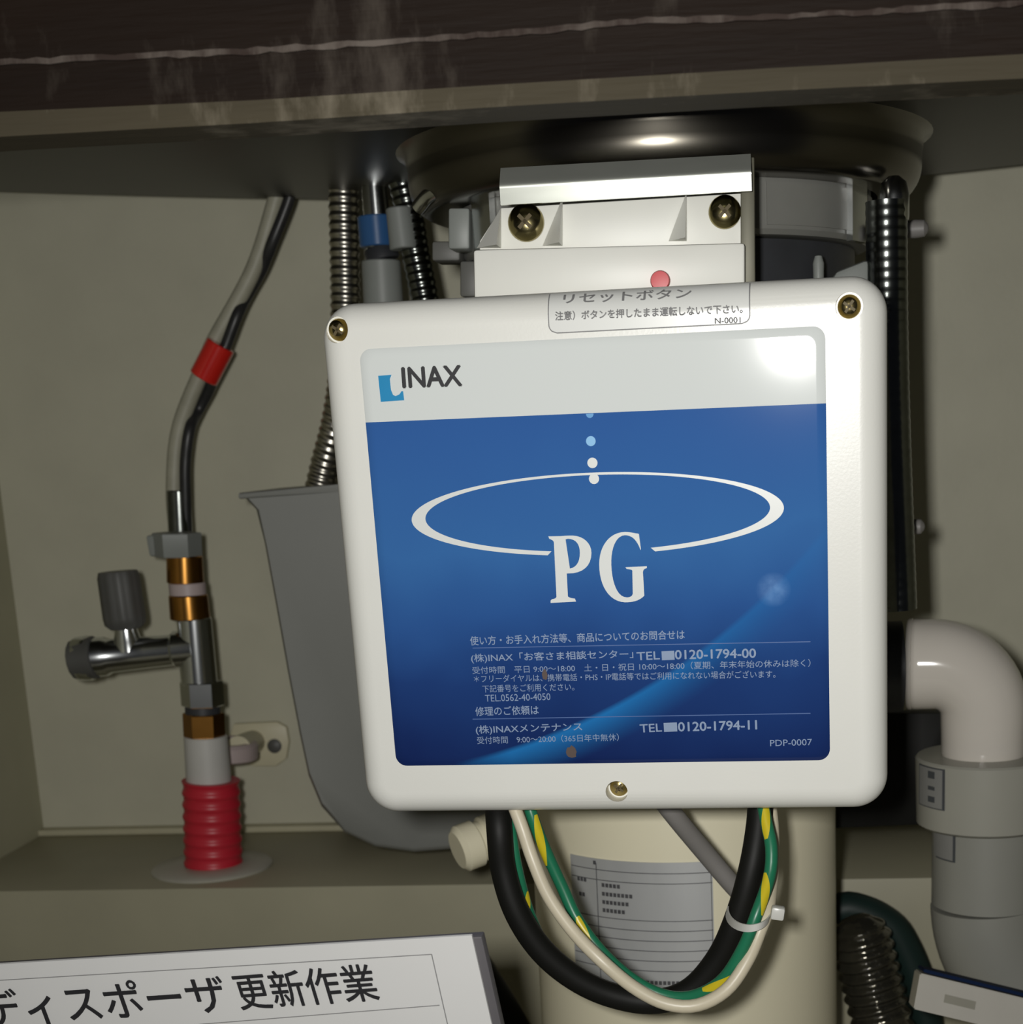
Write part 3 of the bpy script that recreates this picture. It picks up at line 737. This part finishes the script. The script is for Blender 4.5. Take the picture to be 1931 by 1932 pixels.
# cable tie
tie = empty('cable_tie', pix(1420, 1722, .60), 'white nylon cable tie binding the wires at the right of the loop', 'cable tie')
c0 = pix(1376, 1722, .606); c1 = pix(1452, 1722, .596)
ctr = (c0+c1)/2+Vector((0, .002, 0)); ax = (c1-c0)*.5*1.06; ay = Vector((0, .019, 0)); bm = bmesh.new(); rows = []
up = Vector((.25, .0, 1)).normalized()*mm(7.5, .6)
for i in range(41):
    a = 2*math.pi*i/40; p = ctr+ax*math.cos(a)-ay*math.sin(a)-Vector((0, 0, .0009))*math.sin(a); o = (ax.normalized()*math.cos(a)-ay.normalized()*math.sin(a))*.0007
    rows.append([bm.verts.new(q) for q in (p-up, p+up, p+up+o, p-up+o)])
for p, q in zip(rows, rows[1:]):
    for k in range(4): bm.faces.new((p[k], p[(k+1) % 4], q[(k+1) % 4], q[k]))
link('band', bm_mesh(bm), M_tie, tie)
link('head', rbox(pix(1468, 1722, .588), (.0052, .005, .0050), .0009, Matrix.Rotation(.15, 3, 'Y')), M_tie, tie)

# ================================================================== WHITE ELBOW AND GREY DRAIN PIPE
YE = .80
elb = empty('drain_elbow', pix(1858, 1420, YE), 'glossy white pipe elbow right of the control box, turning down into the grey pipe', 'pipe elbow')
a = pix(1716, 1256, YE); c = pix(1858, 1300, YE); r1 = mm(86, YE); r2 = mm(79, YE)
ey = a.z; ex = c.x; br_ = mm(93, YE)
pts = [Vector((a.x, YE, ey))]
n = 14
x1 = ex-br_
for i in range(n+1):
    t = math.radians(90*i/n); pts.append(Vector((x1+br_*math.sin(t), YE, ey-br_+br_*math.cos(t))))
zend = pix(1858, 1430, YE).z
pts.append(Vector((ex, YE, zend)))
pts = [Vector((p.x, YE+.14*max(0, ex-p.x), p.z)) for p in pts]
me = tube(pts, r1, 40, raw=True, step=.003, rfn=lambda s, L: (r1-.0012 if s < .001 else (r1+(r2-r1)*min(1, s/(L*.9)))) - (.001 if s > L-.001 else 0))
link('elbow_body', me, M_pvcw, elb)
link('socket_rim', axis_lathe([(r1-.004, -.0004), (r1-.0006, -.0004), (r1+.0001, .0006), (r1+.0001, .002), (r1-.001, .0025)], pts[0], (1, -.14, 0), 40), M_pvcw, elb)
pip = empty('drain_pipe', (ex, YE, zend-.08), 'grey drain pipe below the white elbow, with reducer and bend at the right edge', 'drain pipe')
z0 = pix(1850, 1424, YE).z; z1 = pix(1850, 1548, YE).z; z2 = pix(1850, 1704, YE).z
R1 = mm(131, YE); R2 = mm(104, YE)
link('reducer_sleeve', axis_lathe([(r2, .0004), (R1-.001, 0), (R1, -.001), (R1-.0008, -(z0-z1)), (R1-.003, -(z0-z1)-.0015), (R2, -(z0-z1)-.0015)], (ex+.001, YE, z0), (0, 0, 1), 48), M_pvcg, pip)
xp = ex+.0025
link('pipe', axis_lathe([(R2, 0), (R2, z1-z2-.0008), (R2-.001, z1-z2)], (xp, YE, z1), (0, 0, -1), 48), M_pvcg2, pip)
bp_ = [Vector((xp, YE, z2))]; rb = .062
for i in range(1, 15):
    t = math.radians(86*i/14); bp_.append(Vector((xp+rb-rb*math.cos(t), YE, z2-rb*math.sin(t))))
bp_.append(bp_[-1]+Vector((.03, 0, -.002)))
link('bend', tube(bp_, R2+.0005, 48, raw=True, step=.004), M_pvcg2, pip)
def cylpatch(cx, cy, R, x0, y0, x1, y1, m, name, parent, th=.0003, n=10):
    def hit(x, y):
        v = pix(x, y, 1.0); a = v.x**2+1; b = -2*(v.x*cx+cy); c = cx*cx+cy*cy-R*R
        D = b*b-4*a*c; t = (-b-math.sqrt(max(0, D)))/(2*a); p = v*t
        return math.atan2(p.x-cx, cy-p.y), p.z
    A0, Z0 = hit(x0, y0); A1, Z1 = hit(x1, y1); bm = bmesh.new(); rows = []
    for i in range(n+1):
        a = A0+(A1-A0)*i/n
        rows.append([bm.verts.new((cx+r*math.sin(a), cy-r*math.cos(a), z)) for z, r in ((Z0, R), (Z1, R), (Z1, R+th), (Z0, R+th))])
    for p, q in zip(rows, rows[1:]):
        for k in range(4): bm.faces.new((p[k], p[(k+1) % 4], q[(k+1) % 4], q[k]))
    bm.faces.new(rows[0]); bm.faces.new(rows[-1][::-1])
    return link(name, bm_mesh(bm), m, parent)
cylpatch(ex+.001, YE, R1, 1736, 1440, 1783, 1530, M_inkb, 'pipe_sticker', pip, .0003)['label'] = 'narrow dark-edged sticker'
s_ = cylpatch(ex+.001, YE, R1, 1738, 1443, 1779, 1527, M_psticker, 'pipe_sticker', pip, .0006)
for k, (yy, hh) in enumerate(((1462, 16), (1487, 10), (1508, 14))):
    cylpatch(ex+.001, YE, R1+.0006, 1752, yy-hh//2, 1764, yy+hh//2, M_inkb, 'sticker_mark', s_, .0002, 3)
cylpatch(xp, YE, R2, 1768, 1548, 1803, 1628, M_inkb, 'pipe_sticker', pip, .0003)
cylpatch(xp, YE, R2, 1766, 1551, 1799, 1624, M_psticker, 'pipe_sticker', pip, .0006)

# ================================================================== GREY HOSE TANK (left, behind the box)
YT = .90
outl = [(451, 938), (474, 962), (490, 1020), (512, 1140), (535, 1270), (558, 1390), (575, 1470), (600, 1530), (645, 1580), (705, 1608), (780, 1618), (850, 1612), (905, 1590), (960, 1540), (1000, 1440), (1030, 1200), (1055, 960), (1080, 915), (1085, 900), (640, 922)]
tank = empty('hose_tank', pix(760, 1610, YT+.03), 'tapered grey plastic hose tank behind the left side of the control box', 'tank')
bm = bmesh.new(); TD = .075
def tank_ring(ins, Y):
    cxp_, cyp_ = 770, 1230; out = []
    for x, y in outl:
        k = 1-ins; out.append(bm.verts.new(pix(cxp_+(x-cxp_)*k, cyp_+(y-cyp_)*k if y > 1000 else y, YT)+Vector((0, Y, 0))))
    return out
rg = [tank_ring(.05, 0), tank_ring(.02, .004), tank_ring(0, .014), tank_ring(0, TD-.014), tank_ring(.02, TD-.004), tank_ring(.05, TD)]
n = len(outl)
for a_, b_ in zip(rg, rg[1:]):
    for k in range(n): bm.faces.new((a_[k], a_[(k+1) % n], b_[(k+1) % n], b_[k]))
bm.faces.new(rg[0][::-1]); bm.faces.new(rg[-1])
link('tank_body', bm_mesh(bm), M_tank, tank, auto=50)
link('rim', prism_px([(449, 942), (640, 928), (1085, 905), (1085, 893), (640, 914), (449, 930)], YT-.003, TD+.006, .0012), M_tank, tank)

# ================================================================== HOSES AT THE LEFT
YH = .985
hA = empty('supply_hose', pix(340, 1010, YH), 'thin grey water hose curving down to the brass valve, wrapped once in red tape', 'hose')
cpts = [(541, 330), (529, 375), (486, 509), (414, 641), (397, 681), (347, 807), (336, 923), (341, 1000)]
def off(px, dx): return [pix(x+dx, y, YH) for x, y in px]
link('hose', tube(off(cpts, -8), mm(30, YH)/2, 18, step=.0025), M_hose, hA)
dpts = [pix(553, 330, YH-.003), pix(546, 375, YH-.004), pix(515, 455, YH-.004), pix(494, 508, YH+.003), pix(470, 552, YH+.008), pix(450, 590, YH-.003), pix(429, 645, YH-.004), pix(408, 700, YH-.003), pix(395, 735, YH+.005), pix(374, 775, YH+.008), pix(358, 810, YH-.004), pix(350, 870, YH-.005), pix(350, 930, YH-.004), pix(352, 1003, YH-.002)]
link('dark_line', tube(dpts, mm(21, YH)/2, 14, step=.0025), M_dark, hA, label='thin dark line tied alongside')
link('tape_wrap', cyl_px(417, 650, 384, 714, 54, 54, YH-.006, 28), M_redt, hA, label='red tape')
link('ferrule', cyl_px(337, 925, 341, 1008, 44, 46, YH-.001, 24), M_flexd, hA)
def ripple(w, Y, period, amp):
    r = mm(w, Y)/2
    return lambda s, L: r*(1-amp*.5+amp*.5*math.cos(2*math.pi*s/period))
sh = empty('shower_hose', pix(600, 930, .92), 'silver ribbed shower hose hanging down into the grey tank', 'hose')
link('ribbed_tube', tube([pix(648, 340, .93), pix(650, 450, .93), pix(652, 570, .93), pix(650, 680, .93), pix(635, 790, .935), pix(612, 880, .94), pix(598, 945, .94), pix(592, 1000, .94)], .008, 22, step=.0009, rfn=ripple(56, .93, .0047, .10)), M_flex, sh)
tp = empty('tap_tail', pix(712, 560, .90), 'chrome tap tail pipe with a blue band left of the disposer', 'pipe')
link('pipe', cyl_px(706, 350, 716, 470, 46, 50, .90), M_chrome, tp)
link('blue_band', cyl_px(709, 408, 714, 466, 66, 66, .90), M_blue, tp, label='blue plastic band')
link('connector', cyl_px(716, 466, 724, 492, 58, 62, .90), M_blackh, tp)
link('sleeve', cyl_px(719, 492, 728, 640, 70, 74, .90), M_nut, tp)
tv = empty('tap_hose', pix(795, 560, .88), 'thin steel braided hose beside the blue-banded pipe', 'hose')
link('ribbed_tube', tube([pix(760, 345, .88), pix(772, 400, .88), pix(783, 470, .88), pix(798, 545, .88), pix(815, 640, .88)], .006, 20, step=.0009, rfn=ripple(52, .88, .0042, .08)), M_flexd, tv)
link('end_fitting', cyl_px(752, 392, 762, 470, 46, 50, .875), M_nut, tv)
# right-hand hose
rh = empty('side_hose', pix(1675, 800, .74), 'dark ribbed steel hose beside the right edge of the control box', 'hose')
link('ribbed_tube', tube([pix(1673, 380, .74), pix(1674, 500, .74), pix(1676, 650, .74), pix(1682, 850, .745), pix(1690, 1050, .745), pix(1694, 1150, .745)], .008, 24, step=.0009, rfn=ripple(74, .74, .0042, .022)), M_flexd, rh)
link('cap', axis_lathe([(mm(26, .74), 0), (mm(27, .74), .002), (mm(27, .74), .010), (mm(22, .74), .0155), (mm(10, .74), .018)], pix(1687, 417, .74), (0, 0, 1), 32), M_chrome, rh, label='dark chrome domed cap')

for kx_, ky_, kr_ in ((1728, 432, 15), (1722, 994, 14)):
    kp = pix(kx_, ky_, .780); kd = (kp-Vector((CX, CY, kp.z))).normalized(); kr = mm(kr_, .735)
    link('side_knob', axis_lathe([(kr*.5, -.032), (kr*.5, -.006), (kr, -.005), (kr*1.1, 0), (kr, .004), (kr*.5, .0055), (0, .006)], kp, kd, 28), M_greyc, dis, label='small grey knob sticking out sideways')

# ================================================================== STOP VALVE ON THE RED PIPE
YV = .95
va = empty('stop_valve', pix(383, 1390, YV), 'chrome and brass stop valve with a dark handle, left of the grey tank', 'valve')
P_ = lambda nm, me, m, label=None, parent=va: link(nm, me, m, parent, label=label)
P_('collar_nut', cyl_px(333, 1005, 336, 1050, 92, 90, YV, 6), M_nut, 'grey plastic nut')
link('collar_tab', rbox(pix(300, 1028, YV), (.011, .010, .0125), .0015, Matrix.Rotation(-.08, 3, 'Y')), M_nut, va)
P_('brass_joint', cyl_px(348, 1048, 350, 1100, 68, 70, YV), M_brass, 'brass ring')
P_('seal_ring', cyl_px(353, 1099, 355, 1123, 70, 70, YV), M_pink, 'pale seal')
P_('brass_joint', cyl_px(355, 1122, 359, 1168, 74, 76, YV), M_brass, 'brass ring')
body = P_('valve_body', cyl_px(366, 1165, 376, 1290, 66, 70, YV), M_chrome)
P_('hex_nut', cyl_px(380, 1285, 383, 1332, 82, 82, YV, 6), M_chrome)
P_('dark_ring', cyl_px(382, 1330, 383, 1347, 68, 68, YV), M_blackh)
P_('brass_joint', cyl_px(384, 1345, 386, 1391, 80, 80, YV, 6), M_brass, 'brass nut')
# side arm and handle
arm = P_('side_arm', axis_lathe([(mm(38, YV), 0), (mm(42, YV), .002), (mm(44, YV), .009), (mm(38, YV), .014), (mm(38, YV), .019), (mm(33, YV), .022), (mm(31, YV), .045), (mm(30, YV), .060), (mm(36, YV), .062), (mm(36, YV), .074)], pix(141, 1244, YV-.006), pix(372, 1222, YV)-pix(141, 1244, YV-.006), 36), M_chrome)
P_('end_cap', cyl_px(139, 1245, 182, 1240, 78, 84, YV-.007, 14), M_grip, 'dull grey end cap')
P_('stem', axis_lathe([(mm(30, YV), 0), (mm(27, YV), .006), (mm(22, YV), .012), (mm(22, YV), .018)], pix(244, 1228, YV-.004), pix(232, 1150, YV-.004)-pix(244, 1228, YV-.004), 28), M_chrome)
bm = bmesh.new(); a_ = pix(238, 1186, YV-.004); b_ = pix(222, 1078, YV-.004); d_ = (b_-a_); Lh = d_.length; d_.normalize(); N_ = Vector((1, 0, 0)); N_ = (N_-d_*N_.dot(d_)).normalized(); B_ = d_.cross(N_); rows = []
for t, w_ in ((0, .72), (.08, .96), (.2, 1.0), (.9, .98), (1.0, .9)):
    rows.append([bm.verts.new(a_+d_*Lh*t+(N_*math.cos(2*math.pi*k/48)+B_*math.sin(2*math.pi*k/48))*mm(39, YV)*w_*(1+(.035 if (k//2) % 2 else 0))) for k in range(48)])
for p, q in zip(rows, rows[1:]):
    for k in range(48): bm.faces.new((p[k], p[(k+1) % 48], q[(k+1) % 48], q[k]))
bm.faces.new(rows[0][::-1]); bm.faces.new(rows[-1])
P_('handle', bm_mesh(bm), M_grip, 'dark grey ribbed handle')
rp = empty('red_riser', pix(403, 1650, YV), 'red corrugated riser pipe with a white sleeve, standing on the ledge under the valve', 'pipe')
link('white_sleeve', cyl_px(388, 1388, 395, 1485, 84, 88, YV, 36), M_sleeve, rp, label='white sleeve')
pa = pix(398, 1472, YV); pb = Vector((pix(405, 1648, YV).x, YV, ZL+.001))
Rr = mm(114, YV)/2
link('corrugated_pipe', tube([pa, pa.lerp(pb, .5), pb], Rr, 40, step=.0005, rfn=lambda s, L: Rr*(.985+.035*max(-.6, math.cos(2*math.pi*s/.0075)))*(.97+.03*s/L)), M_red, rp)
eb = Vector((pb.x-.001, YV, ZL))
tag(link('escutcheon', axis_lathe([(mm(118, YV), 0), (mm(119, YV), .0010), (mm(114, YV), .0024), (mm(60, YV), .0030), (mm(54, YV), .0030)], eb, (0, 0, 1), 56), M_esc), 'thin pale round floor plate around the foot of the red pipe', 'cover plate')
# pipe saddle screwed to the wall
sd = empty('pipe_saddle', pix(500, 1405, 1.048), 'cream plastic pipe saddle screwed to the back wall beside the white sleeve', 'bracket')
pts_s = [(455, 1440), (478, 1446), (520, 1446), (540, 1432), (545, 1400), (540, 1372), (522, 1362), (440, 1366), (430, 1400)]
link('base_plate', prism_px(pts_s[::-1], 1.045, .0049, .001), M_saddle, sd)
link('clip_ring', axis_lathe([(.019, 0), (.021, .0015), (.021, .010), (.019, .012), (.015, .012), (.015, 0)], pix(425, 1432, 1.0), (pix(425, 1390, 1.0)-pix(425, 1432, 1.0)), 36), M_pink, sd)
link('clip_arm', tube([pix(450, 1412, .995), pix(468, 1404, 1.02), pix(478, 1400, 1.045)], .008, 16), M_saddle, sd)
for sx_, sy_, rr_ in ((519, 1407, 14), (478, 1418, 13), (462, 1422, 12)):
    link('screw', axis_lathe([(mm(rr_, 1.04), 0), (mm(rr_, 1.04), .002), (mm(rr_, 1.04)*.6, .0032), (0, .0034)], pix(sx_, sy_, 1.0455), (0, -1, 0), 20), M_grip, sd, label='dark screw head')

# ================================================================== PRINTED NOTICE, lower left
MR = Matrix.Rotation(math.radians(-5.64), 4, 'Z') @ Matrix.Rotation(math.radians(11.6), 4, 'X') @ Matrix.Rotation(math.radians(-5.03), 4, 'Y')
PT = pix(890, 1765, .50)
MP = Matrix.Translation(PT) @ MR
sign = empty('work_notice', None, 'white printed notice on a dark backing board standing in front at lower left', 'sign', mw=MP)
PP = Plane(MP)
PWI, PHI = .290, .200
link('backing_board', rbox((-PWI/2+.0002, .0035, -PHI/2-.0015), (PWI+.0052, .004, PHI), .0006), M_board, sign, local=True)
page = link('page', rbox((-PWI/2, .0006, -PHI/2), (PWI, .0010, PHI), 0), M_paper, sign, local=True, smooth=False)
q = PP.uv(815, 1800); q2 = PP.uv(845, 1932); q3 = PP.uv(0, 1849); r_ = PP.uv(830, 1896); r2_ = PP.uv(440, 1927)
def ln(a, b): strip_local([a, b], mm(2.2, .5), M_inkg, page, 'table_line', -.0002)
dr = (q2-q).normalized(); dl = (q3-q).normalized(); dr2 = (r2_-r_).normalized()
ln(q, q+dr*.15); ln(q, q+dl*.26); ln(r_, r_+dr2*.26)
text('更新作業', PP, (457, 1905), (719, 1886), 66, M_ink, page, off=-.0003, bold=.012, label='black printed characters')
text('ディスポーザ', PP, (-14, 1938), (437, 1908), 66, M_ink, page, off=-.0003, bold=.012, label='black printed characters')

# ================================================================== LOWER RIGHT: bellows hose, green hose, carton; black tube lower left
YC = .86
bh = [pix(1614, 1727, .846), pix(1632, 1800, .846), pix(1652, 1880, .845), pix(1672, 1970, .842), Vector((pix(1690, 2060, .84).x, .84, ZF+.004))]
Rb = mm(124, .845)/2
tag(link('bellows_hose', tube(bh, Rb, 40, step=.0005, rfn=lambda s, L: Rb*(.945+.055*math.cos(2*math.pi*s/.0066))*(1 if s > .015 else .04+.96*math.sqrt(max(0, 1-(1-s/.015)**2)))), M_bellow), 'shiny dark ribbed bellows hose right of the cream disposer', 'hose')
gh = [(1570, 1724, .862), (1595, 1714, .858), (1630, 1722, .856), (1659, 1736, .855), (1684, 1756, .854), (1702, 1786, .852), (1716, 1816, .850), (1729, 1852, .85), (1742, 1910, .85), (1750, 1980, .85), (1754, 2080, .85)]
tag(link('green_black_hose', tube([pix(p[0]+3, p[1], .880) for p in gh], mm(68, .880)/2, 24, step=.003), M_hosegr), 'smooth dark green hose arching over the bellows hose', 'hose')
MC_a = pix(1737, 1836, .735); ctn = empty('small_carton', MC_a, 'flat white carton with a navy blue top at the lower right corner', 'carton')
MC_b = pix(1960, 1890, .745); MC_c = pix(1718, 1905, .727)
exv = (MC_b-MC_a); ezv = (MC_a-MC_c); ezv = ezv.normalized()*mm(72, .735)
exn = exv.normalized(); ezn = (ezv-exn*ezv.dot(exn)).normalized(); eyn = ezn.cross(exn)
def obox(o, a, b, c, bev=.0006):
    bm = bmesh.new(); V = {}
    for i in (0, 1):
        for j in (0, 1):
            for k in (0, 1): V[i, j, k] = bm.verts.new(o+a*i+b*j+c*k)
    for f_ in (((0,0,0),(1,0,0),(1,1,0),(0,1,0)), ((0,0,1),(0,1,1),(1,1,1),(1,0,1)), ((0,0,0),(0,0,1),(1,0,1),(1,0,0)), ((0,1,0),(1,1,0),(1,1,1),(0,1,1)), ((0,0,0),(0,1,0),(0,1,1),(0,0,1)), ((1,0,0),(1,0,1),(1,1,1),(1,1,0))):
        bm.faces.new([V[t] for t in f_])
    bmesh.ops.recalc_face_normals(bm, faces=bm.faces[:])
    if bev: bmesh.ops.bevel(bm, geom=bm.edges[:], offset=bev, segments=2, affect='EDGES')
    return bm_mesh(bm)
back = (Vector((0, 1, -.26))).normalized()*.028
link('carton_body', obox(MC_a-ezn*mm(72, .735), exn*.085, back, ezn*mm(72, .735)), M_carton, ctn)
link('blue_lid', obox(MC_a+Vector((.0015, .001, .0))+ezn*.0001, exn*.0845, back, ezn*.0016, .0004), M_navy, ctn)
ga = MC_a-ezn*.007+exn*.014-back.normalized()*.0002
link('faded_mark', obox(ga, exn*.016, back*.004, -ezn*.004, 0), M_gmark, ctn, smooth=False)
bhp = [(905, 1800, .86), (925, 1850, .84), (960, 1900, .83), (1000, 1950, .82), (1040, 2010, .82)]
tag(link('black_tube', tube([pix(900, 2060, .80), pix(915, 1960, .81), pix(935, 1890, .83), pix(960, 1990, .83), pix(1000, 2100, .83)][:3] and [pix(880, 1830, .87), pix(915, 1885, .86), pix(952, 1950, .84), pix(985, 2030, .82), pix(1000, 2120, .82)], mm(110, .84)/2, 28, step=.004), M_black), 'thick black tube between the notice and the disposer', 'hose')  # black tube filling the dark area left of the disposer body
